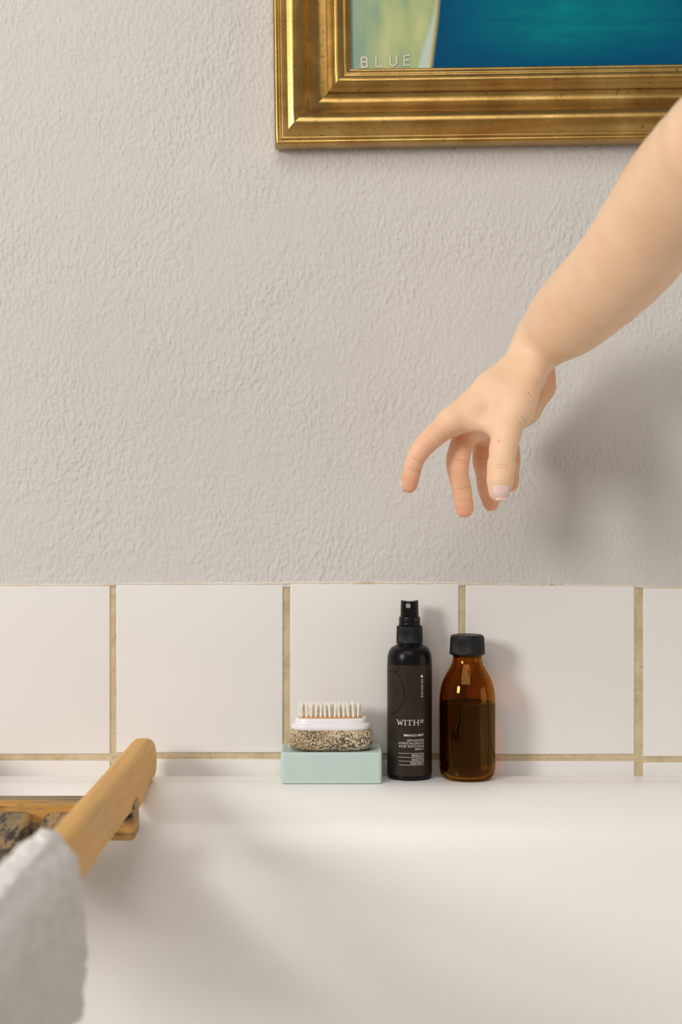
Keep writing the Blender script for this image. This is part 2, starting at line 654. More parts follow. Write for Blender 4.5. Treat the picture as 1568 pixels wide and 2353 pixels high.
# ------------------------------------------------------------------ gilt picture frame
def picture():
    c = P(632.5, 338.5, 1.238)
    c.y = -0.0012
    t = thing('framed_painting', 'gilt framed abstract painting in green and deep blue hanging on plaster wall', 'picture', c)
    t.rotation_euler = (0, math.radians(-0.83), 0)
    W, H = 0.66, 0.52
    prof = [(0, 0.5), (0, 15.5), (0.5, 16.9), (1.8, 18.0), (3.2, 18.2), (4.0, 17.5), (4.3, 17.5), (5.0, 18.7), (6.0, 19.5), (6.7, 19.3), (7.0, 19.4), (7.8, 20.3), (9.2, 21.7), (11.0, 23.4), (12.2, 24.4),
            (12.5, 24.5), (13.6, 25.1), (15.0, 25.7), (16.4, 26.2), (17.4, 26.5), (17.9, 26.4), (18.2, 25.8), (18.5, 25.7), (20.5, 25.5), (23, 24.2), (23.3, 23.8), (24.8, 23.0), (25.1, 22.5), (26.5, 21.5), (26.8, 20.9),
            (28, 19.8), (28.3, 19.2), (29.6, 18.0), (29.9, 17.3), (32, 15.2), (34.5, 13.1), (37, 11.7), (37.4, 11.4), (40, 10.7), (43, 10.6), (45.5, 11.1), (45.8, 11.7), (47, 12.7), (48.3, 13.4), (48.6, 13.2),
            (50.2, 14.2), (50.6, 13.9), (51.5, 14.6), (53, 16.1), (54.6, 16.8), (56.4, 16.6), (58.5, 15.4), (60.2, 14.2), (60.5, 13.4), (61.2, 13.2), (62.4, 13.6), (63.6, 13.1), (64, 12.0), (65.5, 11.3), (66.6, 11.2), (67.2, 10.6), (67.2, 6.0)]
    corners = [(0, 0), (W, 0), (W, H), (0, H)]
    sgn = [(1, 1), (-1, 1), (-1, -1), (1, -1)]
    for k in range(4):
        k2 = (k + 1) % 4
        V, Fc = [], []
        NL = 40
        for (u, h) in prof:
            u, h = u / 1000, h / 1000
            a = Vector((corners[k][0] + sgn[k][0] * u, -h, corners[k][1] + sgn[k][1] * u))
            b = Vector((corners[k2][0] + sgn[k2][0] * u, -h, corners[k2][1] + sgn[k2][1] * u))
            for i in range(NL + 1):
                p = a.lerp(b, i / NL)
                V.append(p)
        n = len(prof)
        for i in range(n - 1):
            for q in range(NL):
                a0 = i * (NL + 1) + q
                Fc.append((a0, a0 + 1, a0 + NL + 2, a0 + NL + 1))
        o = mesh_obj('moulding', V, Fc, M['gold'], t)
        sharp(o, 50)
    # canvas with its own origin at the visible lower left corner
    m = 0.0665
    bm = box_bm(0, W - 2 * m, 0.0, 0.003, 0, H - 2 * m)
    cv = bm_obj('canvas', bm, make_painting(None), t, False)
    cv.location = (m, -0.0085, m)
    bk = bm_obj('backing_board', box_bm(0.004, W - 0.004, -0.004, -0.0005, 0.004, H - 0.004), M['brushbed'], t, False)
    # painted word: brush strokes B L U E as rounded ribbons
    return t, cv


pic, canvas = picture()


def stroke_mesh(strokes, wdt, y, thick=0.0002):
    """polylines in the xz plane -> thin flat ribbons with round ends"""
    V, Fc = [], []
    for pts in strokes:
        pts = [Vector((p[0], 0, p[1])) for p in pts]
        n = len(pts)
        base = len(V)
        y -= 0.00004
        for i, p in enumerate(pts):
            a = pts[max(i - 1, 0)]
            b = pts[min(i + 1, n - 1)]
            d = (b - a).normalized()
            nrm = Vector((-d.z, 0, d.x))
            ww = wdt / 2
            e = d * (wdt * 0.3) * (-1 if i == 0 else (1 if i == n - 1 else 0))
            for s in (1, -1):
                q = p + nrm * ww * s + e
                V.append((q.x, y - thick, q.z))
        for i in range(n - 1):
            k = base + i * 2
            Fc.append((k, k + 1, k + 3, k + 2))
    return V, Fc


def blue_word():
    # coordinates in the canvas's metres; letter boxes read from the photograph
    s = 0.3722e-3
    ox, oz = 810, 129

    def q(px, py):
        return ((px - ox) * s, (oz - py) * s)

    B = [[(836, 99.5), (836.5, 122)], [(836, 99.5), (846, 99), (849, 102), (849, 107), (846, 110), (837, 110)], [(846, 110), (850, 113), (850, 119), (847, 122), (836.5, 122)]]
    L = [[(870, 99), (870, 121.5), (883, 121)]]
    U = [[(903, 98), (903, 113), (905, 118), (910, 120), (916, 118), (918.5, 113), (918.5, 97)]]
    E = [[(948, 96), (936, 96.5), (936, 119.5), (949, 119)], [(936, 107.5), (946, 107)]]
    strokes = [[q(*p) for p in st] for let in (B, L, U, E) for st in let]
    V, Fc = stroke_mesh(strokes, 4.1 * s, -0.0003)
    o = mesh_obj('lettering', V, Fc, M['cream'], canvas, False)
    o['label'] = 'cream painted capital letters on green'


blue_word()


# ------------------------------------------------------------------ text helpers
def text_mesh(txt, bold=0.0, shear=0.0, spacing=1.0, extr=0.02):
    cu = bpy.data.curves.new('text', 'FONT')
    cu.body = txt
    cu.size = 1
    cu.shear = shear
    cu.space_character = spacing
    cu.offset = bold
    cu.resolution_u = 4
    o = bpy.data.objects.new('text', cu)
    COL.objects.link(o)
    dg = bpy.context.evaluated_depsgraph_get()
    ev = o.evaluated_get(dg)
    me = ev.to_mesh()
    V = np.array([v.co[:] for v in me.vertices])
    Fc = [tuple(p.vertices) for p in me.polygons]
    ev.to_mesh_clear()
    bpy.data.objects.remove(o)
    bpy.data.curves.remove(cu)
    return V, Fc


def fit(V, x0, x1, z0, z1):
    mn, mx = V.min(0), V.max(0)
    out = np.zeros((len(V), 2))
    out[:, 0] = x0 + (V[:, 0] - mn[0]) / (mx[0] - mn[0]) * (x1 - x0)
    out[:, 1] = z0 + (V[:, 1] - mn[1]) / (mx[1] - mn[1]) * (z1 - z0)
    return out


def subdivide_faces(V2, Fc, maxlen):
    bm = bmesh.new()
    vs_ = [bm.verts.new((a, b, 0)) for a, b in V2]
    for f in Fc:
        try:
            bm.faces.new([vs_[i] for i in f])
        except ValueError:
            pass
    bmesh.ops.triangulate(bm, faces=list(bm.faces))
    for _ in range(3):
        ed = [e for e in bm.edges if e.calc_length() > maxlen]
        if not ed:
            break
        bmesh.ops.subdivide_edges(bm, edges=ed, cuts=1)
        bmesh.ops.triangulate(bm, faces=[f for f in bm.faces if len(f.verts) > 3])
    bm.verts.ensure_lookup_table()
    bm.verts.index_update()
    out = np.array([v.co[:2] for v in bm.verts])
    fs = [tuple(v.index for v in f.verts) for f in bm.faces]
    bm.free()
    return out, fs


def serif_letters():
    """W I T H in a light slab-serif face, drawn in a 0..1 high box; returns quads"""
    quads = []

    def bar(x0, z0, x1, z1, w0):
        d = Vector((x1 - x0, z1 - z0)).normalized()
        n_ = Vector((-d.y, d.x)) * w0 / 2
        quads.append([(x0 + n_.x, z0 + n_.y), (x0 - n_.x, z0 - n_.y), (x1 - n_.x, z1 - n_.y), (x1 + n_.x, z1 + n_.y)])

    tk, th, sf = 0.115, 0.065, 0.06

    def serif(x, z, wd=0.34):
        quads.append([(x - wd / 2, z), (x + wd / 2, z), (x + wd / 2, z + sf), (x - wd / 2, z + sf)])

    # W
    x = 0.0
    bar(x + 0.16, 0.97, x + 0.44, 0.0, tk)
    bar(x + 0.44, 0.0, x + 0.66, 0.80, th)
    bar(x + 0.64, 0.80, x + 0.88, 0.0, tk)
    bar(x + 0.88, 0.0, x + 1.14, 0.97, th)
    serif(x + 0.16, 0.94)
    serif(x + 1.14, 0.94)
    # I
    x = 1.52
    bar(x, 0, x, 1, tk)
    serif(x, 0)
    serif(x, 0.94)
    # T
    x = 2.25
    bar(x, 0, x, 1, tk)
    serif(x, 0, 0.38)
    quads.append([(x - 0.40, 0.94), (x + 0.40, 0.94), (x + 0.40, 1.0), (x - 0.40, 1.0)])
    for s in (-1, 1):
        quads.append([(x + s * 0.40, 1.0), (x + s * 0.40, 0.74), (x + s * 0.35, 0.76), (x + s * 0.34, 0.96)])
    # H
    x = 2.98
    for dx in (0.0, 0.68):
        bar(x + dx, 0, x + dx, 1, tk)
        serif(x + dx, 0)
        serif(x + dx, 0.94)
    bar(x, 0.51, x + 0.68, 0.51, 0.065)
    V, Fc = [], []
    for q in quads:
        b = len(V)
        V += q
        Fc.append((b, b + 1, b + 2, b + 3))
    return np.array([(a, b, 0) for a, b in V]), Fc


# ------------------------------------------------------------------ black spray bottle
def spray_bottle():
    d = 1.2265
    px0, py0 = 941.6, 1795.6
    base = P(px0, 1788, d)
    base.z = DECK
    k = d / F
    t = thing('spray_bottle', 'slim black spray bottle with dark brown printed label on tub rim', 'bottle', base)
    R = 51.2 * k

    def z(py):
        return (py0 - py) * k

    prof = [(0.0001, 0.0006), (40 * k, 0.0006), (44 * k, 0.0), (47.5 * k, z(1793.6)), (50.2 * k, z(1789)), (R, z(1783)), (R, z(1700)), (R, z(1600)), (R, z(1535)), (R, z(1524)), (50.2 * k, z(1515)),
            (48 * k, z(1507)), (44.6 * k, z(1500.5)), (40 * k, z(1496)), (35 * k, z(1493.6)), (32.2 * k, z(1492.6)), (31.8 * k, z(1491.2)), (28 * k, z(1490.6)), (27 * k, z(1489.5)), (27 * k, z(1480))]
    sharpish = revolve('body', smooth_profile(prof, 4), M['black_body'], t, 96)
    # label wrapped round the body
    RL = R + 0.00012
    a0, a1 = -PI / 2 - 1.75, -PI / 2 + 1.75
    V, Fc = [], []
    n, m = 90, 30
    zt, zb = z(1533.5), z(1784)
    for j in range(m + 1):
        for i in range(n + 1):
            a = a0 + (a1 - a0) * i / n
            V.append((RL * math.cos(a), RL * math.sin(a), zb + (zt - zb) * j / m))
    for j in range(m):
        for i in range(n):
            q = j * (n + 1) + i
            Fc.append((q, q + 1, q + n + 2, q + n + 1))
    lab = mesh_obj('label_sheet', V, Fc, M['label'], t)
    lab['label'] = 'dark brown printed label'

    RT = RL + 0.00008

    def arc(u):          # crop u (5.227 per px, origin 860) -> arc length on the label
        x = (860 + u / 5.2267) - px0
        return RT * math.asin(max(-0.98, min(0.98, x * k / RT)))

    def zz(v):
        return z(1370 + v / 5.2267)

    def wrap(V2):
        out = []
        for s, h in V2:
            a = s / RT
            out.append((RT * math.sin(a), -RT * math.cos(a), h))
        return out

    allV, allF = [], []

    def emit(V2, Fc, maxlen=0.0016):
        V2, Fc = subdivide_faces(V2, Fc, maxlen)
        b = len(allV)
        allV.extend(wrap(V2))
        allF.extend([tuple(i + b for i in f) for f in Fc])

    def line(txt, u0, u1, v0, v1, **kw):
        V, Fc = text_mesh(txt, **kw)
        emit(fit(V, arc(u0), arc(u1), zz(v1), zz(v0)), Fc)

    V, Fc = serif_letters()
    emit(fit(V, arc(262), arc(529), zz(1562), zz(1498)), Fc)
    line('in', 538, 582, 1490, 1522, shear=0.35)
    line('MIRACLE MIST', 348, 584, 1666, 1692, bold=0.022, spacing=1.12)
    line('ADVANCED', 383, 584, 1727, 1752, spacing=1.2)
    line('HYPOCHLOROUS', 288, 584, 1762, 1787, spacing=1.2)
    line('ACID SOOTHING', 288, 584, 1797, 1823, spacing=1.2)
    line('SPRAY', 480, 584, 1832, 1857, spacing=1.2)
    line('REDUCE', 443, 584, 1905, 1931, spacing=1.2)
    line('SOOTHE', 440, 584, 1951, 1977, spacing=1.2)
    line('PREVENT', 427, 584, 1997, 2022, spacing=1.2)
    for v_, ua, ub, tk in ((1893.5, 285, 585, 1.6), (1939.5, 285, 585, 1.6), (1985.5, 285, 585, 1.6), (2030.5, 285, 585, 1.6), (1531, 542, 581, 2.2)):
        xa, xb = arc(ua), arc(ub)
        q = []
        nn = 12
        for i in range(nn + 1):
            s = xa + (xb - xa) * i / nn
            q += [(s, zz(v_ + tk)), (s, zz(v_ - tk))]
        emit(np.array(q), [(2 * i, 2 * i + 2, 2 * i + 3, 2 * i + 1) for i in range(nn)], 0.01)
    # SKINCARE runs downwards, letters turned a quarter clockwise
    V, Fc = text_mesh('SKINCARE', spacing=1.35)
    Vr = np.stack([V[:, 1], -V[:, 0], V[:, 2]], 1)
    emit(fit(Vr, arc(553), arc(577), zz(1234), zz(1021)), Fc)
    # small round emblem with a leaf vein across it
    ce, r_ = arc(562), 14 / 5.2267 * k
    ring, fs = [(ce, zz(985))], []
    for i in range(24):
        a = 2 * PI * i / 24
        ring.append((ce + r_ * math.cos(a), zz(985) + r_ * 1.25 * math.sin(a)))
    fs = [(0, 1 + i, 1 + (i + 1) % 24) for i in range(24)]
    emit(np.array(ring), fs)
    o = mesh_obj('lettering', allV, allF, M['print'], lab, False)
    o['label'] = 'white printed lettering'

    # dark leaf outline printed on the left of the label
    RT2 = RL + 0.00005
    curves = [([(300, 868), (278, 900), (264, 935), (292, 985), (318, 1050), (338, 1110), (349, 1170), (350, 1225), (338, 1285), (312, 1340), (270, 1395), (228, 1430), (185, 1446)], 8),
              ([(264, 935), (238, 938), (205, 936), (170, 938)], 7), ([(352, 1230), (420, 1190), (470, 1150)], 3), ([(555, 1170), (480, 1160)], 2)]
    LV, LF = [], []
    cu = curves[0][0]
    for pts, wd in curves[:2]:
        pts = smooth_profile(pts, 5)
        b = len(LV)
        for i, (u, v_) in enumerate(pts):
            a_, b_ = pts[max(i - 1, 0)], pts[min(i + 1, len(pts) - 1)]
            dv = Vector((b_[0] - a_[0], b_[1] - a_[1])).normalized()
            nx, ny = -dv.y * wd / 2, dv.x * wd / 2
            for s in (1, -1):
                uu, vv = u + s * nx, v_ + s * ny
                x = ((860 + uu / 5.2267) - px0) * k / RT2
                a = math.asin(max(-0.985, min(0.985, x)))
                LV.append((RT2 * math.sin(a), -RT2 * math.cos(a), zz(vv)))
        for i in range(len(pts) - 1):
            q = b + 2 * i
            LF.append((q, q + 1, q + 3, q + 2))
    o = mesh_obj('leaf_print', LV, LF, M['leaf_print'], lab, False)
    o['label'] = 'dark printed leaf outline'

    # ribbed collar
    seg = 60 * 6

    def rib(a, i, r):
        c = (a * 60 / (2 * PI)) % 1.0
        return r - (0.00034 if c < 0.42 else 0.0) if 3 <= i <= 5 else r

    revolve('collar', [(27.4 * k, z(1488)), (30.4 * k, z(1488)), (30.4 * k, z(1482.6)), (30.2 * k, z(1482)), (29.9 * k, z(1465)), (29.6 * k, z(1449.5)), (28.9 * k, z(1447.6)), (24 * k, z(1447))], M['cap'], t, seg, mod=rib)
    revolve('spray_base', smooth_profile([(24.9 * k, z(1447.2)), (24.9 * k, z(1442)), (24.6 * k, z(1441)), (24.0 * k, z(1440.5)), (24.0 * k, z(1439)), (24.6 * k, z(1438.4)), (24.2 * k, z(1430)), (23.9 * k, z(1427.4)), (23.0 * k, z(1426.2)), (20.0 * k, z(1426))], 2), M['black'], t, 96)
    # actuator: round button with a flat recessed front and a saddle top
    V, Fc = [], []
    seg = 96
    lv = [(21.2, 1427.5, 0), (21.0, 1424, 0), (20.6, 1405, 0), (20.2, 1394, 0), (20.0, 1390, .5), (19.3, 1388.2, 1.0), (18.4, 1387.6, 1.2), (14, 1387.6, 1.2), (8, 1387.6, 1.2), (2, 1387.6, 1.2)]
    for i, (r, py, dip) in enumerate(lv):
        for q in range(seg):
            a = 2 * PI * q / seg
            x, y = r * math.cos(a), r * math.sin(a)
            fl = -0.80 * 20.6
            if y < 0 and abs(x) < 12.6:
                y = max(y, fl + (1.2 if abs(x) < 11.8 else 0))
            zc = z(py) - dip * 3.0 * k * (1 - (x / 20.0) ** 2)
            V.append((x * k, y * k, zc))
    for i in range(len(lv) - 1):
        for q in range(seg):
            q2 = (q + 1) % seg
            Fc.append((i * seg + q, i * seg + q2, (i + 1) * seg + q2, (i + 1) * seg + q))
    Fc.append(tuple((len(lv) - 1) * seg + q for q in range(seg)))
    act = sharp(mesh_obj('actuator', V, Fc, M['black'], t), 30)
    # nozzle insert
    prof = [(0.0001, 0.0012), (1.2 * k, 0.0010), (1.6 * k, 0.0014), (4.6 * k, 0.0015), (5.6 * k, 0.0011), (6.0 * k, 0.0)]
    V, Fc = [], []
    sg = 32
    cz = z(1400.6)
    cx = (860 + 407 / 5.2267 - px0) * k
    for r, h in prof:
        for q in range(sg):
            a = 2 * PI * q / sg
            V.append((cx + r * math.cos(a), -15.2 * k - h, cz + r * math.sin(a)))
    for i in range(len(prof) - 1):
        for q in range(sg):
            q2 = (q + 1) % sg
            Fc.append((i * sg + q, (i + 1) * sg + q, (i + 1) * sg + q2, i * sg + q2))
    nz = mesh_obj('nozzle', V, Fc, M['grey'], act)
    nz['label'] = 'small round grey nozzle'
    return t


spray_bottle()


# ------------------------------------------------------------------ amber glass bottle
def amber_bottle():
    d = 1.2225
    px0, py0 = 1074.2, 1797.0
    k = d / F
    base = P(px0, 1790, d)
    base.z = DECK
    t = thing('amber_bottle', 'round shouldered amber glass bottle with black ribbed screw cap', 'bottle', base)

    def z(py):
        return (py0 - py) * k

    outer = [(46, 1797), (52, 1795.4), (57.5, 1791), (61.5, 1784), (63.6, 1774), (64.2, 1762), (64.2, 1720), (64.2, 1660), (64.2, 1628), (63.7, 1610), (61.8, 1594), (58.4, 1580), (53.8, 1567.5),
             (48.5, 1557), (43.2, 1548), (38.6, 1540), (35.2, 1532), (33.4, 1525), (33.0, 1520)]
    op = [(r * k, z(y)) for r, y in smooth_profile(outer, 4)]
    op += [(33.0 * k, z(1515)), (36.0 * k, z(1513.8)), (36.2 * k, z(1511.5)), (36.0 * k, z(1509.5)), (33.4 * k, z(1508.6)), (33 * k, z(1506)), (33 * k, z(1478)), (31.0 * k, z(1475)), (28.6 * k, z(1476)), (28.6 * k, z(1512))]
    inner = [(28.8, 1520), (29.4, 1526), (31.4, 1533.5), (35, 1541.5), (39.6, 1549.5), (45, 1559), (50, 1569), (54.4, 1581), (57.6, 1595), (59.4, 1611), (60, 1628), (60, 1660), (60, 1720), (60, 1760), (59.4, 1771), (57, 1780.5), (52, 1787), (44, 1790), (20, 1789), (0.02, 1788.5)]
    ip = [(max(r, 0.01) * k, z(y)) for r, y in smooth_profile(inner, 4)]
    prof = [(0.02 * k, z(1794.5)), (30 * k, z(1795)), (42 * k, z(1796.2))] + op + ip
    revolve('glass_body', prof, M['glass'], t, 96)
    # liquid, wetting the glass with a raised rim
    lvl = 1624.5
    lq = [(0.02, 1788.3), (20, 1788.8), (43.9, 1789.8), (51.9, 1786.8), (56.9, 1780.3), (59.3, 1771), (59.9, 1760), (59.9, 1660), (59.9, 1628), (59.85, lvl - 2.4), (58.6, lvl - 0.9), (56, lvl), (40, lvl + 0.2), (0.02, lvl + 0.2)]
    lo = revolve('liquid', [(r * k * 1.003, z(y)) for r, y in lq], M['liquid'], t, 96)
    lo['label'] = 'dark brown liquid filling lower two thirds'
    seg = 84 * 5

    def rib(a, i, r):
        c = (a * 84 / (2 * PI)) % 1.0
        return r - (0.00030 if c < 0.4 else 0.0) if 4 <= i <= 6 else r

    cp = [(34.0, 1511.5), (40.6, 1511.5), (41.0, 1509), (40.7, 1506.5), (40.4, 1505.5), (39.6, 1488), (38.9, 1474.5), (38.5, 1472.5), (37.4, 1469.6), (35.2, 1467.6), (33.6, 1467.2), (32.6, 1467.6), (31, 1468), (0.05, 1468)]
    revolve('cap', [(r * k, z(y)) for r, y in cp], M['cap'], t, seg, mod=rib)
    t.rotation_euler = (0, 0, 0.3)
    return t


amber_bottle()


# ------------------------------------------------------------------ soap bar and pumice brush
def soap():
    k = 1.195 / F
    x0, x1 = (645 - 784) * k, (878.5 - 784) * k
    y0, y1 = -0.0525, -0.0040
    h = 0.0262
    cx, cy = (x0 + x1) / 2, (y0 + y1) / 2
    # rounded block with slightly raised lip along its top edges, as pressed soap has
    bm = box_bm(x0 - cx, x1 - cx, y0 - cy, y1 - cy, 0, h)
    bmesh.ops.bevel(bm, geom=[e for e in bm.edges if abs(e.verts[0].co.z - e.verts[1].co.z) > 0.01], offset=0.0030, segments=4, profile=0.5, affect='EDGES')
    top = [f for f in bm.faces if f.normal.z > 0.9]
    r = bmesh.ops.inset_region(bm, faces=top, thickness=0.0016)
    r = bmesh.ops.inset_region(bm, faces=[f for f in bm.faces if f.normal.z > 0.9 and f.calc_area() > 1e-3], thickness=0.0022)
    for f in bm.faces:
        if f.normal.z > 0.9 and f.calc_area() > 1e-3:
            for v in f.verts:
                v.co.z -= 0.0012
    bmesh.ops.bevel(bm, geom=[e for e in bm.edges if all(v.co.z < 0.0001 for v in e.verts) or
                              (all(v.co.z > h - 0.00005 for v in e.verts) and len(e.link_faces) == 2 and e.calc_face_angle(0) > 1.0)],
                    offset=0.0009, segments=3, profile=0.5, affect='EDGES')
    s = bm_obj('soap_bar', bm, M['soap'])
    sharp(s, 60)
    s.location = (cx, cy, DECK)
    s['label'] = 'pale sage green rectangular soap bar under the pumice brush on tub rim'
    s['category'] = 'soap'
    return cx, h - 0.0012


soap_cx, soap_h = soap()


def pumice_brush():
    d = 1.218
    k = d / F
    zs = DECK + soap_h
    ctr = P(760.5, 1700, d)
    t = thing('pumice_brush', 'pumice stone nail brush with cream bristles lying on sage soap', 'brush', (ctr.x, -0.0282, zs))
    # stone
    a, b, c = 96.6 * k, 0.0178, 0.0097
    bm = bmesh.new()
    bmesh.ops.create_icosphere(bm, subdivisions=7, radius=1)
    pores = []
    e1, e2 = 0.40, 0.42

    def sgnpow(v, p):
        return math.copysign(abs(v) ** p, v)

    for v in bm.verts:
        n_ = v.co.normalized()
        rxy = (abs(n_.x) ** 3.4 + abs(n_.y) ** 3.4) ** (1 / 3.4)
        tt = (rxy ** 4.6 + abs(n_.z) ** 4.6) ** (-1 / 4.6)
        x, y, z = a * n_.x * tt, b * n_.y * tt, c * n_.z * tt
        # blend with the even distribution of the box-mapped direction
        p = Vector((x, y, z))
        q = Vector((x * 640, y * 640, z * 640))
        wob = Vector((noise.noise(q * 0.9), noise.noise(q * 0.9 + Vector((9, 2, 5))), 0)) * 0.5
        dist, _ = noise.voronoi(q + wob)
        size = 0.57 + 0.11 * noise.noise(p * 70) + 0.10 * noise.noise(p * 220)
        pore = max(0.0, min(1.0, (size - dist[0]) / 0.17))
        q2 = p * 1250
        d2, _ = noise.voronoi(q2)
        pore2 = max(0.0, min(1.0, (0.26 + 0.15 * noise.noise(p * 150) - d2[0]) / 0.12))
        pr = max(pore, 0.8 * pore2)
        nr = Vector((sgnpow(x / a, 1.0) / a, y / b / b, z / c / c)).normalized()
        p = p - nr * (0.00085 * pore + 0.0004 * pore2) + nr * 0.0003 * noise.noise(p * 160)
        v.co = (p.x, p.y, p.z + c)
        pores.append(pr)
    o = bm_obj('pumice_stone', bm, M['pumice'], t)
    o.data.attributes.new('pore', 'FLOAT', 'POINT').data.foreach_set('value', pores)
    # white plastic back in two tiers, oval plan
    zt = 2 * c - 0.0006

    def oval(r_in, z_):
        L, Wd = 91.0 * k - r_in, 0.0158 - r_in
        out = []
        for i in range(96):
            an = 2 * PI * i / 96
            out.append((L * sgnpow(math.cos(an), 0.55), Wd * sgnpow(math.sin(an), 0.75), z_))
        return out

    lv = [(0.0030, -0.0012), (0.0010, -0.0010), (0.0003, -0.0003), (0.0, 0.0008), (0.0, 0.0026), (0.0003, 0.0034), (0.0010, 0.0040), (0.0024, 0.0043), (0.0029, 0.0047), (0.0030, 0.0056), (0.0031, 0.0078), (0.0035, 0.0086), (0.0044, 0.0090), (0.0056, 0.0088), (0.0062, 0.0080), (0.0064, 0.0066)]
    V, Fc = [], []
    for r_in, z_ in lv:
        V += oval(r_in, zt + z_)
    n = 96
    for i in range(len(lv) - 1):
        for q in range(n):
            q2 = (q + 1) % n
            Fc.append((i * n + q, i * n + q2, (i + 1) * n + q2, (i + 1) * n + q))
    Fc.append(tuple((len(lv) - 1) * n + q for q in range(n)))
    Fc.append(tuple(reversed(range(n))))
    wb = mesh_obj('brush_back', V, Fc, M['white'], t)
    wb['label'] = 'stepped white plastic brush back'
    V, Fc = [], []
    bl = [(0.0064, 0.0060), (0.0064, 0.0084), (0.0068, 0.0090), (0.0076, 0.0094), (0.0090, 0.0097), (0.0110, 0.0098)]
    for r_in, z_ in bl:
        V += oval(r_in, zt + z_)
    for i in range(len(bl) - 1):
        for q in range(n):
            q2 = (q + 1) % n
            Fc.append((i * n + q, i * n + q2, (i + 1) * n + q2, (i + 1) * n + q))
    Fc.append(tuple((len(bl) - 1) * n + q for q in range(n)))
    bed = mesh_obj('bristle_bed', V, Fc, M['brushbed'], wb)
    bed['label'] = 'tan brown bed holding the bristles'
    # bristle tufts
    meshes = []
    H = 38.5 * k
    for variant in range(4):
        V, Fc = [], []
        # fluted core of packed fibres, then loose ends above it
        nr = 20
        lv_ = [0.0, 0.25, 0.5, 0.72, 0.86]
        ph = random.random() * 6
        for f in lv_:
            for q in range(nr):
                a2 = 2 * PI * q / nr
                rr = (0.00088 + 0.00042 * f * f) * (1 + 0.10 * math.sin(10 * a2 + ph))
                V.append((rr * math.cos(a2), rr * math.sin(a2), H * f))
        for j in range(len(lv_) - 1):
            for q in range(nr):
                q2 = (q + 1) % nr
                Fc.append((j * nr + q, j * nr + q2, (j + 1) * nr + q2, (j + 1) * nr + q))
        Fc.append(tuple((len(lv_) - 1) * nr + q for q in range(nr)))
        for bnum in range(26):
            an, rr = 2.399 * bnum, 0.00112 * math.sqrt((bnum + 0.5) / 26)
            bx, by = rr * math.cos(an), rr * math.sin(an)
            sp = 1.15 + 0.3 * random.random()
            tx, ty = bx * sp + random.gauss(0, 0.00012), by * sp + random.gauss(0, 0.00012)
            hh = H * (0.94 + 0.08 * random.random())
            r0, b0 = 0.00025, len(V)
            for j in range(3):
                f = j / 2
                cx_, cy_ = bx + (tx - bx) * f, by + (ty - by) * f
                for q in range(5):
                    a2 = 2 * PI * q / 5
                    V.append((cx_ + r0 * math.cos(a2), cy_ + r0 * math.sin(a2), 0.55 * H + (hh - 0.55 * H) * f))
            for j in range(2):
                for q in range(5):
                    q2 = (q + 1) % 5
                    Fc.append((b0 + j * 5 + q, b0 + j * 5 + q2, b0 + j * 5 + 5 + q2, b0 + j * 5 + 5 + q))
            Fc.append(tuple(b0 + 10 + q for q in range(5)))
        me = bpy.data.meshes.new('bristle_tuft')
        me.from_pydata(V, [], Fc)
        me.polygons.foreach_set('use_smooth', [True] * len(me.polygons))
        me.materials.append(M['bristle'])
        meshes.append(me)
    cnt = 0
    for row, yy in enumerate((-0.0060, 0.0, 0.0060)):
        n_t = 13 if row != 1 else 14
        span = 129 * k if row != 1 else 138 * k
        for i in range(n_t):
            x = -span / 2 + span * i / (n_t - 1) - 0.0008
            o = bpy.data.objects.new('bristle_tuft', meshes[cnt % 4])
            cnt += 1
            link(o, t)
            yo = yy * (0.55 if abs(i - (n_t - 1) / 2) > (n_t - 1) / 2 - 0.6 else 1.0)
            o.location = (x, yo, zt + 0.0072)
            o.rotation_euler = (random.gauss(0, 0.04) - yy * 8, 0.03 * (i / n_t - 0.5) + random.gauss(0, 0.02), random.random() * 6)
    t.rotation_euler = (0, 0, 0.012)
    return t


pumice_brush()


# ------------------------------------------------------------------ wooden bath rack
RX1 = -0.1586          # right face of its right rail
RX0 = RX1 - 0.0185


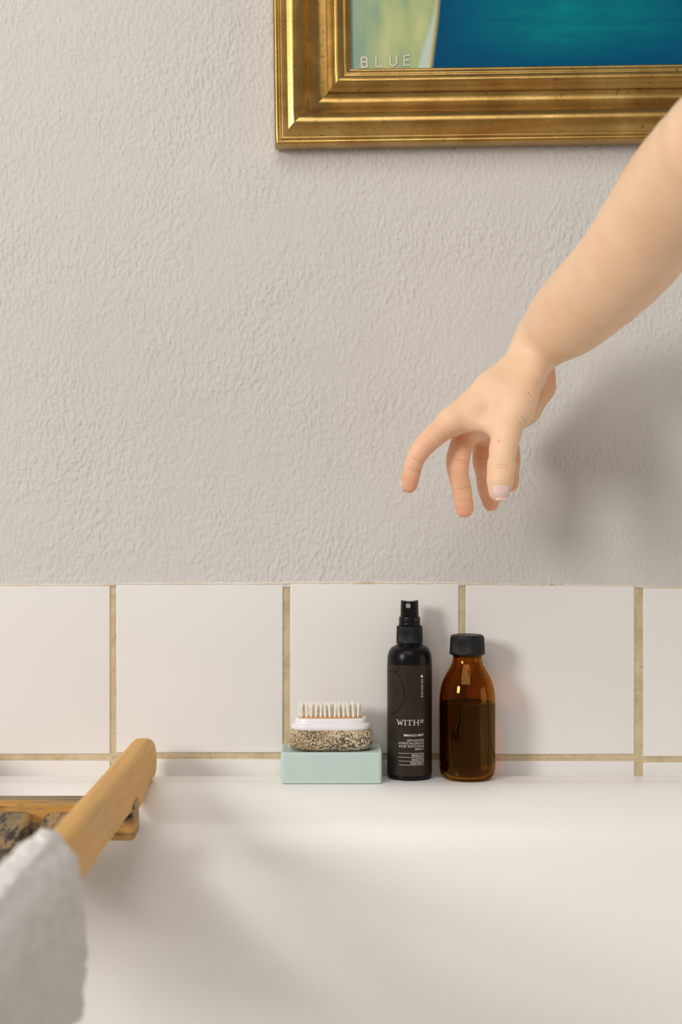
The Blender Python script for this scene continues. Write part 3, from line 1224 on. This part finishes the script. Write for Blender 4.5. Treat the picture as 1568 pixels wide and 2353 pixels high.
def bath_rack():
    t = thing('bath_rack', 'weathered wooden bath rack laid across the tub rims', 'bath rack', (-0.29, -0.36, DECK))

    def put(o):
        o.parent = t
        o.matrix_parent_inverse = Matrix.Translation(t.location).inverted()
        return o

    def rail(xa, xb):
        # outline in the (y, z) plane, far end at the wall; rounded raised tip and a notch over the rim
        zt, zb = -0.1918, -0.2295
        ol = []
        # tip (far end), clockwise from the top
        top = [(-0.66, zt), (-0.45, zt), (-0.25, zt), (-0.12, zt + 0.0002), (-0.055, zt + 0.0006), (-0.044, zt + 0.0002), (-0.034, zt - 0.0024), (-0.0255, zt - 0.0080), (-0.0205, zt - 0.0150), (-0.0195, zt - 0.0240), (-0.0215, zt - 0.0310),
               (-0.030, DECK + 0.0003), (-0.062, DECK + 0.0003), (-0.072, -0.2290), (-0.085, -0.2325), (-0.105, -0.2362), (-0.125, -0.2368), (-0.14, -0.2345), (-0.165, -0.2305), (-0.20, zb), (-0.35, zb), (-0.52, zb), (-0.66, zb)]
        far = top
        # mirror for the near rim
        mid = -0.3903
        pts = [p for p in far if p[0] > mid]
        up = [p for p in pts if p[1] > -0.2135]
        lo = [p for p in pts if p[1] <= -0.2135]
        ring = up + lo + [(2 * mid - y, z) for y, z in reversed(lo)] + [(2 * mid - y, z) for y, z in reversed(up)]
        bm = bmesh.new()
        A = [bm.verts.new((xa, y, z)) for y, z in ring]
        B = [bm.verts.new((xb, y, z)) for y, z in ring]
        n = len(ring)
        bm.faces.new(A)
        bm.faces.new(list(reversed(B)))
        for i in range(n):
            j = (i + 1) % n
            bm.faces.new((A[j], A[i], B[i], B[j]))
        bmesh.ops.recalc_face_normals(bm, faces=list(bm.faces))
        big = [e for e in bm.edges if len(e.link_faces) == 2 and any(len(f.verts) > 6 for f in e.link_faces)]
        bmesh.ops.bevel(bm, geom=big, offset=0.0068, segments=5, profile=0.55, affect='EDGES', clamp_overlap=True)
        o = bm_obj('side_rail', bm, M['rail'])
        sharp(o, 40)
        return put(o)

    rail(RX0, RX1)
    LX1 = RX0 - 0.160
    rail(LX1 - 0.0185, LX1)
    # end bars, the rails half-lapped over them
    for ya, yb in ((-0.168, -0.140), (-0.6406, -0.6126)):
        bm = box_bm(LX1 - 0.03, RX1 + 0.0015, ya, yb, -0.2505, -0.2205, 0.0035, 3)
        put(bm_obj('end_bar', bm, M['cross']))
    # slats, dished towards the middle
    y0, y1 = -0.1683, -0.6123
    w_s, pitch = 0.0350, 0.0440
    xs = [RX0 - 0.0285 + 0.0 - pitch * i for i in range(3)]
    for i, xc in enumerate(xs):
        n = 40
        bm = bmesh.new()
        cross = [(-0.5, -0.5), (-0.5, 0.22), (-0.44, 0.42), (-0.34, 0.5), (0, 0.53), (0.34, 0.5), (0.44, 0.42), (0.5, 0.22), (0.5, -0.5)]
        rings = []
        for j in range(n + 1):
            f = j / n
            y = y0 + (y1 - y0) * f
            dd = min(abs(y - y0), abs(y - y1))
            s = min(1.0, dd / 0.085)
            drop = 0.015 * (s * s * (3 - 2 * s))
            endr = max(0.0, 1 - dd / 0.010)
            zc = -0.2315 - drop
            sc = 1 - 0.28 * endr * endr
            hz = 0.0115 * (1 - 0.35 * endr * endr)
            rings.append([bm.verts.new((xc + u * w_s * sc, y, zc + v * hz)) for u, v in cross])
        m = len(cross)
        for j in range(n):
            for q in range(m):
                q2 = (q + 1) % m
                bm.faces.new((rings[j][q], rings[j + 1][q], rings[j + 1][q2], rings[j][q2]))
        bm.faces.new(rings[0])
        bm.faces.new(list(reversed(rings[-1])))
        bmesh.ops.recalc_face_normals(bm, faces=list(bm.faces))
        put(sharp(bm_obj('slat', bm, M['slat']), 50))
    # hidden support under the slats
    put(bm_obj('support_bar', box_bm(LX1 - 0.0, RX0 + 0.004, -0.385, -0.345, -0.2645, -0.2525, 0.002), M['cross']))
    return t


bath_rack()


# ------------------------------------------------------------------ towel over the rail
def towel():
    yA, yB = -0.425, -0.662
    zt = -0.1918
    g = 0.0022
    # centre line of the cloth in (x, z), from the hem on the left over the rail to the hem on the right
    path = [(RX0 - 0.010, -0.2280), (RX0 - 0.0095, -0.2200), (RX0 - 0.008, -0.2050), (RX0 - 0.004, -0.1935), (RX0 + 0.004, zt + 0.0050), (RX0 + 0.013, zt + 0.0058), (RX1 - 0.004, zt + 0.0045),
            (RX1 + 0.0045, -0.1945), (RX1 + 0.0080, -0.2050), (RX1 + 0.0095, -0.2230), (RX1 + 0.0105, -0.2400), (RX1 + 0.0095, -0.2550), (RX1 + 0.0070, -0.2700), (RX1 + 0.0040, -0.2830)]
    path = smooth_profile(path, 10)
    n = len(path)
    m = 110
    th = 0.0030
    V, Fc = [], []
    for side in (1, -1):
        for j in range(m + 1):
            f = j / m
            for i, (x, z) in enumerate(path):
                a, b = path[max(i - 1, 0)], path[min(i + 1, n - 1)]
                d = Vector((b[0] - a[0], b[1] - a[1])).normalized()
                nx, nz = -d.y, d.x
                if nz < -0.2 and abs(nx) < 0.5:
                    nx, nz = -nx, -nz
                s = i / (n - 1)
                hang = max(0.0, (s - 0.55) / 0.45)
                y = yA + (yB - yA) * f
                # the far edge runs a little askew: further from the wall on the right
                y -= 0.022 * s * (1 - f) - 0.004 * math.sin(s * 7) * (1 - f)
                fold = 0.0055 * hang * math.sin(f * 17 + 1.2 * hang + 0.6) + 0.0022 * noise.noise((y * 60, s * 6, 0.5))
                fuzz = 0.0016 * noise.noise((x * 480, y * 480, z * 480)) + 0.0020 * noise.noise((x * 140, y * 140, z * 140))
                tt = th * (1.0 if 0 < i < n - 1 and 0 < j < m else 0.25)
                off = side * tt + (fuzz if side > 0 else 0)
                ax = abs(fold) + 0.0012 if hang > 0 else 0
                V.append((x + nx * off + (fold + 0.001 if hang > 0 else 0) * hang, y, z + nz * off - (0.004 * math.sin(f * 11) * hang)))
    L = (m + 1) * n
    for j in range(m):
        for i in range(n - 1):
            a = j * n + i
            Fc.append((a, a + n, a + n + 1, a + 1))
            Fc.append((L + a, L + a + 1, L + a + n + 1, L + a + n))
    for j in range(m):
        for i in (0, n - 1):
            a = j * n + i
            Fc.append((a, a + n, L + a + n, L + a) if i else (a, L + a, L + a + n, a + n))
    for i in range(n - 1):
        for j in (0, m):
            a = j * n + i
            Fc.append((a, a + 1, L + a + 1, L + a) if j == 0 else (a, L + a, L + a + 1, a + 1))
    bm = bmesh.new()
    vs_ = [bm.verts.new(v) for v in V]
    for f in Fc:
        bm.faces.new([vs_[i] for i in f])
    bmesh.ops.recalc_face_normals(bm, faces=list(bm.faces))
    o = bm_obj('towel', bm, M['towel'])
    o['label'] = 'fluffy white towel draped over the rail of the wooden bath rack'
    o['category'] = 'towel'
    return o


towel()


# ------------------------------------------------------------------ the arm and hand, one continuous surface from a signed distance field
def near_wall(d):
    return d + 0.030 if d >= 1.06 else d


def C(u, v, d):
    """point read from the enlarged hand crop"""
    return np.array(P(880 + u / 3.5636, 780 + v / 3.5636, near_wall(d)))


def A(px, py, d):
    return np.array(P(px, py, near_wall(d)))


def rpx(r, d):
    return r * near_wall(d) / F


BALL = [None, 0.0]       # bounding ball of the points in hand


def round_cone(p_all, a, b, r1, r2):
    ba = b - a
    mid = (a + b) / 2
    reach = np.linalg.norm(ba) / 2 + max(r1, r2) + 0.03
    full = np.ones(len(p_all))
    if np.linalg.norm(mid - BALL[0]) > reach + BALL[1]:
        return full
    near = ((p_all - mid) ** 2).sum(1) < reach * reach
    if not near.any():
        return full
    p = p_all[near]
    l2 = ba @ ba
    rr = r1 - r2
    a2 = l2 - rr * rr
    il2 = 1.0 / l2
    pa = p - a
    y = pa @ ba
    z = y - l2
    x2 = ((pa * l2 - y[:, None] * ba) ** 2).sum(1)
    y2 = y * y * l2
    z2 = z * z * l2
    kk = math.copysign(1, rr) * rr * rr * x2
    out = (np.sqrt(x2 * a2 * il2) + y * rr) * il2 - r1
    c1 = np.sign(z) * a2 * z2 > kk
    c2 = np.sign(y) * a2 * y2 < kk
    out = np.where(c2, np.sqrt(x2 + y2) * il2 - r1, out)
    out = np.where(c1, np.sqrt(x2 + z2) * il2 - r2, out)
    full[near] = out
    return full


def ellipsoid(p, c, ax, rad):
    """ax: 3x3 rows of unit axes"""
    q = (p - c) @ ax.T
    k0 = np.sqrt(((q / rad) ** 2).sum(1))
    k1 = np.sqrt(((q / (rad * rad)) ** 2).sum(1)) + 1e-9
    return k0 * (k0 - 1) / k1


def smin(a, b, k):
    h = np.maximum(k - np.abs(a - b), 0) / k
    return np.minimum(a, b) - h * h * k * 0.25


def chain(p, pts, rad, k):
    d = None
    for i in range(len(pts) - 1):
        c = round_cone(p, pts[i], pts[i + 1], rad[i], rad[i + 1])
        d = c if d is None else smin(d, c, k)
    return d


# forearm axis: px, py, depth, half width px
ARM = [(1237, 790, 1.126, 58), (1277, 756, 1.108, 75), (1322, 715, 1.082, 93), (1426, 615, 1.050, 108), (1520, 491, 1.000, 123), (1590, 405, 0.962, 133), (1700, 285, 0.905, 138), (1900, 60, 0.86, 146), (2120, -190, 0.83, 160), (2560, -650, 0.79, 176)]
ARM_S = smooth_profile([tuple(A(x, y, d)) + (rpx(w_, d) - 0.001, o) for (x, y, d, w_), o in zip(ARM, (.0035, .0035, .003, .003, .002, .001, 0, 0, 0, 0))], 3)
HAND_D = dict(i=1.100, m=1.127, r=1.150, l=1.168)
CMC = C(1165, 300, 1.103)
MCPs = dict(i=C(575, 665, 1.100), m=C(690, 725, 1.127), r=C(835, 740, 1.150), l=C(985, 770, 1.168))
FING = dict(
    i=[(C(575, 665, 1.100), 30), (C(440, 775, 1.094), 26.5), (C(318, 895, 1.089), 23.5), (C(262, 1000, 1.090), 20.6), (C(240, 1080, 1.092), 20.2), (C(215, 1190, 1.094), 19.0)],
    m=[(C(690, 725, 1.127), 29), (C(640, 880, 1.117), 26.5), (C(615, 1000, 1.112), 26.5), (C(622, 1110, 1.113), 22.6), (C(645, 1220, 1.116), 22.4), (C(672, 1385, 1.120), 20.6)],
    r=[(C(835, 740, 1.150), 29), (C(830, 890, 1.141), 26.0), (C(832, 1010, 1.136), 26.0), (C(846, 1110, 1.138), 22.0), (C(852, 1210, 1.140), 21.4), (C(888, 1338, 1.143), 18.6)],
    l=[(C(985, 770, 1.168), 26), (C(1035, 880, 1.162), 22.5), (C(1050, 980, 1.159), 21.5), (C(1052, 1070, 1.160), 18.4), (C(1050, 1130, 1.161), 18.0), (C(1054, 1188, 1.163), 15.5)],
)
THUMB = [(C(1120, 470, 1.095), 36), (C(1085, 570, 1.090), 38), (C(1010, 775, 1.080), 32.0), (C(985, 900, 1.075), 28.5), (C(972, 1040, 1.070), 29.4), (C(962, 1150, 1.067), 27.5), (C(955, 1242, 1.065), 24.6)]
depth_of = lambda q: q[1] + D0


def rads(ch):
    return [r * (c[1] + D0) / F for c, r in ch]


FING_S = {}
for f_ in 'imrl':
    q_ = smooth_profile([tuple(c) + (r,) for (c, _), r in zip(FING[f_], rads(FING[f_]))], 3)
    FING_S[f_] = ([np.array(c[:3]) for c in q_], [c[3] for c in q_])
CR = []        # creases: point, normal along limb, facing dir, radius, width, depth


def crease(p, n, r, wdt, dep):
    CR.append((np.asarray(p, float), np.asarray(n, float) / np.linalg.norm(n), r, wdt, dep))


def sdf(p, detail=True):
    BALL[0] = p.mean(0)
    BALL[1] = float(np.sqrt(((p - BALL[0]) ** 2).sum(1).max()))
    # forearm with a flattened section: two parallel chains
    d = None
    for side, gain in ((-1.0, 1.0), (1.0, 1.7)):
        q = [np.array(c[:3]) + np.array([0, side * gain * c[4], 0]) for c in ARM_S]
        c_ = chain(p, q, [c[3] for c in ARM_S], 0.002)
        d = c_ if d is None else smin(d, c_, 0.006)
    # carpal block and metacarpals
    W = A(1222, 818, 1.122)
    d = smin(d, round_cone(p, A(1212, 832, 1.118), A(1130, 893, 1.106), rpx(47, 1.118), rpx(36, 1.106)), 0.014)
    d = smin(d, round_cone(p, A(1130, 893, 1.106), MCPs['i'], rpx(36, 1.106), rpx(30.5, 1.10)), 0.008)
    d = smin(d, round_cone(p, A(1205, 850, 1.132), MCPs['m'], rpx(40, 1.132), rpx(31, 1.127)), 0.012)
    d = smin(d, round_cone(p, A(1212, 860, 1.144), MCPs['r'], rpx(38, 1.144), rpx(30, 1.150)), 0.012)
    d = smin(d, round_cone(p, A(1222, 868, 1.154), MCPs['l'], rpx(36, 1.154), rpx(28, 1.168)), 0.012)
    # thumb with its metacarpal
    th = chain(p, [q for q, _ in THUMB], rads(THUMB), 0.005)
    # the soft fold between thumb and index finger
    d = smin(d, round_cone(p, C(960, 470, 1.098), C(760, 600, 1.098), rpx(36, 1.098), rpx(27, 1.098)), 0.012)
    d = smin(d, round_cone(p, C(690, 660, 1.099), C(880, 705, 1.087), rpx(19, 1.098), rpx(19, 1.087)), 0.010)
    d = smin(d, round_cone(p, C(1190, 330, 1.104), THUMB[1][0], rpx(36, 1.104), rpx(38, 1.09)), 0.016)
    d = smin(d, th, 0.0075)
    # heel of the hand on the far side
    heel = chain(p, [A(1243, 850, 1.148), A(1236, 888, 1.153), A(1203, 938, 1.160), A(1165, 968, 1.165)], [rpx(33, 1.148), rpx(35, 1.153), rpx(36, 1.16), rpx(32, 1.165)], 0.01)
    d = smin(d, heel, 0.0035)
    d = smin(d, round_cone(p, C(700, 742, 1.122), C(900, 752, 1.148), rpx(27, 1.122), rpx(26, 1.148)), 0.008)
    # fingers stay apart from each other
    res = d
    for f in 'imrl':
        fd = chain(p, FING_S[f][0], FING_S[f][1], 0.001)
        res = np.minimum(res, smin(d, fd, 0.006))
    if detail:
        for c, n, r, wdt, dep in CR:
            if np.linalg.norm(c - BALL[0]) > 1.6 * r + BALL[1]:
                continue
            q = p - c
            t = q @ n
            rad2 = (q * q).sum(1) / (r * r)
            m = rad2 < 2.5
            if m.any():
                res[m] += dep * np.exp(-(t[m] / wdt) ** 2) * np.exp(-rad2[m] ** 2)
    return res


def add_creases():
    ax = THUMB[4][0] - THUMB[3][0]
    front = np.array([0.0, -1.0, 0.1])

    def surf(u, v, d, out=0.0):
        return C(u, v, d) + np.array([0, -out, 0])

    rt = rpx(29, 1.07)
    for u, v, dp in ((980, 985, .0005), (978, 1012, .0006), (975, 1040, .0010), (972, 1068, .0011), (970, 1092, .0006)):
        p = surf(u, v, 1.070, rt)
        crease(p, ax, 0.0062, 0.00085, dp)
    # wrinkles on the outer side of the thumb's root
    nrm = (C(1090, 560, 1.09) - C(1180, 820, 1.09))
    for u, v, dp, r in ((1112, 700, .0011, .0085), (1145, 672, .0010, .0075), (1095, 740, .0007, .008), (1180, 590, .0007, .007), (1222, 478, .0008, .006), (1200, 512, .0006, .006), (1165, 630, .0005, .006)):
        crease(surf(u, v, 1.088, rpx(24, 1.088)), np.array([0.8, 0.0, 0.6]), r, 0.0010, dp)
    # palm-side joints of the fingers
    for f, pairs in dict(i=((3, 2), (4, 3)), m=((2, 1), (4, 3), (1, 0)), r=((2, 1), (4, 3), (1, 0)), l=((2, 1), (4, 3))).items():
        for j, k in pairs:
            q, r = FING[f][j]
            a = FING[f][min(j + 1, 5)][0] - FING[f][k][0]
            side = np.array([0.45, -0.9, 0.0])
            rr = r * depth_of(q) / F
            crease(q + side * rr, a, 0.0075, 0.0009, 0.0007)
            crease(q + side * rr + 0.0022 * a / np.linalg.norm(a), a, 0.0065, 0.0007, 0.0004)


add_creases()


def polygonize(h=0.00085):
    """surface nets over the blocks of a grid that the surface passes through"""
    lo = np.array([0.020, -0.530, -0.030])
    hi = np.array([0.490, -0.030, 0.500])
    B = 8
    nb = np.ceil((hi - lo) / (h * B)).astype(int)
    N = nb * B + 1
    gx, gy, gz = np.meshgrid(*[np.arange(n) for n in nb], indexing='ij')
    bi = np.stack([gx, gy, gz], -1).reshape(-1, 3)
    bc = lo + (bi + 0.5) * h * B
    bd = np.concatenate([sdf(c, False) for c in np.array_split(bc, max(1, len(bc) // 1500))])
    ab = bi[np.abs(bd) < h * B * 0.5 * 1.75 + 0.003]
    loc = np.stack(np.meshgrid(*[np.arange(B + 1)] * 3, indexing='ij'), -1).reshape(-1, 3)
    vals = []
    for chunk in np.array_split(ab, max(1, len(ab) // 6)):
        pts = (chunk[:, None, :] * B + loc[None]).reshape(-1, 3)
        vals.append(sdf(lo + pts * h).reshape(-1, B + 1, B + 1, B + 1))
    vals = np.concatenate(vals)
    neg = vals < 0
    c = np.zeros((len(ab), B, B, B), np.int8)
    corner = [(x, y, z) for x in (0, 1) for y in (0, 1) for z in (0, 1)]
    for dx, dy, dz in corner:
        c += neg[:, dx:B + dx, dy:B + dy, dz:B + dz]
    cl = np.argwhere((c > 0) & (c < 8))
    cells = ab[cl[:, 0]] * B + cl[:, 1:]
    ids = np.ravel_multi_index(cells.T, tuple(N))
    order = np.argsort(ids)
    cl, cells, ids = cl[order], cells[order], ids[order]
    acc = np.zeros((len(cells), 3))
    cnt = np.zeros(len(cells))
    for a in range(8):
        for b in range(a + 1, 8):
            ca, cb = np.array(corner[a]), np.array(corner[b])
            if np.abs(ca - cb).sum() != 1:
                continue
            pa, pb = cl[:, 1:] + ca, cl[:, 1:] + cb
            va = vals[cl[:, 0], pa[:, 0], pa[:, 1], pa[:, 2]]
            vb = vals[cl[:, 0], pb[:, 0], pb[:, 1], pb[:, 2]]
            m = (va < 0) != (vb < 0)
            t = (va / np.where(m, va - vb, 1))[:, None]
            acc[m] += (cells + ca + t * (cb - ca))[m]
            cnt[m] += 1
    V = lo + acc / cnt[:, None] * h
    quads = []
    s0 = neg[:, :B, :B, :B]
    for ax in range(3):
        o1, o2 = [(1, 2), (2, 0), (0, 1)][ax]
        sh = [0, 0, 0]
        sh[ax] = 1
        s1 = neg[:, sh[0]:B + sh[0], sh[1]:B + sh[1], sh[2]:B + sh[2]]
        u1, u2 = np.zeros(3, int), np.zeros(3, int)
        u1[o1], u2[o2] = 1, 1
        for flip in (False, True):
            e = np.argwhere(s0 & ~s1 if not flip else ~s0 & s1)
            if not len(e):
                continue
            g = ab[e[:, 0]] * B + e[:, 1:]
            q = [g - u1 - u2, g - u2, g, g - u1]
            ok = np.ones(len(g), bool)
            cols = []
            for x in q:
                ok &= (x >= 0).all(1)
                r = np.ravel_multi_index(np.maximum(x, 0).T, tuple(N))
                k = np.minimum(np.searchsorted(ids, r), len(ids) - 1)
                ok &= ids[k] == r
                cols.append(k)
            idx = np.stack(cols, 1)[ok]
            quads.append(idx[:, ::-1] if flip else idx)
    return V, np.concatenate(quads)


def person():
    V, Q = polygonize()
    # settle the vertices on the true surface
    out = []
    for c in np.array_split(V, 500):
        d0, e = sdf(c), 0.0004
        g = np.stack([sdf(c + np.eye(3)[i] * e) - d0 for i in range(3)], 1)
        g /= np.linalg.norm(g, axis=1, keepdims=True) + 1e-12
        out.append(c - g * np.clip(d0, -0.0008, 0.0008)[:, None])
    V = np.concatenate(out)
    o = mesh_obj('person', V, Q.tolist(), M['skin'])
    o['label'] = 'bare right arm reaching down from the right, hand open above the bottles'
    o['category'] = 'person'
    # natural redness of fingertips, knuckles, palm and heel; palm shade painted into far fingers
    fl = np.zeros(len(V))
    spots = []
    for f in 'imrl':
        ch = FING[f]
        spots += [(ch[5][0], 0.016, 0.9), (ch[4][0], 0.012, 0.6 if f == 'i' else 0.75), (ch[2][0], 0.013, 0.6 if f == 'i' else 0.85), (ch[3][0], 0.012, 0.5 if f == 'i' else 0.8), (ch[1][0], 0.014, 0.4 if f == 'i' else 0.8), (ch[0][0], 0.014, 0.25)]
    spots += [(THUMB[6][0], 0.010, 0.25), (THUMB[4][0], 0.008, 0.2), (A(1250, 880, 1.15), 0.022, 0.75), (A(1090, 985, 1.12), 0.018, 0.4)]
    for c, r, a in spots:
        fl = np.maximum(fl, a * np.exp(-((V - c) ** 2).sum(1) / (r * r)))
    # a tiny red mark on the thumb
    mk = C(950, 832, 1.078 - rpx(29, 1.07))
    fl = np.maximum(fl, 1.0 * np.exp(-((V - mk)[:, [0, 2]] ** 2).sum(1) / (0.0011 ** 2)) * (V[:, 1] < mk[1] + 0.006))
    o.data.attributes.new('flush_shade', 'FLOAT', 'POINT').data.foreach_set('value', fl.astype(np.float32))

    # nails: curved plates laid on the fingertips
    def nail(base, tip, dors, length, halfang, r, lab=None, lift=0.00035, back=0.0):
        a = (tip - base) / np.linalg.norm(tip - base)
        dors = dors - a * (dors @ a)
        dors /= np.linalg.norm(dors)
        sd = np.cross(a, dors)
        nu, nv = 16, 14
        pts = []
        for i in range(nu + 1):
            u = i / nu
            # outline: rounded cuticle and rounded free edge
            wd = math.sqrt(max(0.0, 1 - (abs(2 * u - 1) ** 3.2)))
            wd = max(wd, 0.25)
            for j in range(nv + 1):
                v = (2 * j / nv - 1) * halfang * (0.80 + 0.20 * wd if 0.12 < u < 0.9 else 0.55 + 0.45 * wd)
                bow = 0.10 * (v / halfang) ** 2
                uu = u * (1 - bow) + (0.5 * bow)
                c = tip + a * (length * (uu - 0.5) + back)
                dr = dors * math.cos(v) + sd * math.sin(v)
                pts.append((c, dr))
        c = np.array([q[0] for q in pts])
        dr = np.array([q[1] for q in pts])
        x = c + dr * (r * 2.2)
        for _ in range(30):
            x = x - dr * np.clip(sdf(x, False), -0.003, 0.003)[:, None]
            miss = ((x - c) * dr).sum(1) < r * 0.72
            x[miss] = (c + dr * r * 0.72)[miss]
        top = x + dr * lift
        Vn = np.concatenate([top, x - dr * 0.0004])
        Fn = []
        K = (nu + 1) * (nv + 1)
        for i in range(nu):
            for j in range(nv):
                q = i * (nv + 1) + j
                Fn.append((q, q + nv + 1, q + nv + 2, q + 1))
                Fn.append((K + q, K + q + 1, K + q + nv + 2, K + q + nv + 1))
        for i in range(nu):
            for j in (0, nv):
                q = i * (nv + 1) + j
                Fn.append((q, q + nv + 1, K + q + nv + 1, K + q))
        for j in range(nv):
            for i in (0, nu):
                q = i * (nv + 1) + j
                Fn.append((q, q + 1, K + q + 1, K + q))
        bm = bmesh.new()
        vv = [bm.verts.new(q) for q in Vn]
        for f in Fn:
            bm.faces.new([vv[i] for i in f])
        bmesh.ops.recalc_face_normals(bm, faces=list(bm.faces))
        n_ = bm_obj('fingernail', bm, M['nail'], o)
        if lab:
            n_['label'] = lab
        return n_

    rT = rads(THUMB)[6]
    nail(THUMB[5][0], C(961, 1272, 1.065), np.array([0.06, -1.0, 0.05]), 0.0108, 0.92, rT, 'pale pink thumbnail with white edge')
    for f, dors in dict(i=np.array([-1.0, 0.25, -0.2]), m=np.array([-0.65, 0.85, -0.1]), r=np.array([-0.5, 0.9, 0.0]), l=np.array([-0.3, 1.0, 0])).items():
        ch = FING[f]
        a = ch[5][0] - ch[4][0]
        a = a / np.linalg.norm(a)
        nail(ch[4][0], ch[5][0] + a * 0.0025, dors, 0.0098, 0.85, rads(ch)[5])
    return o


person()
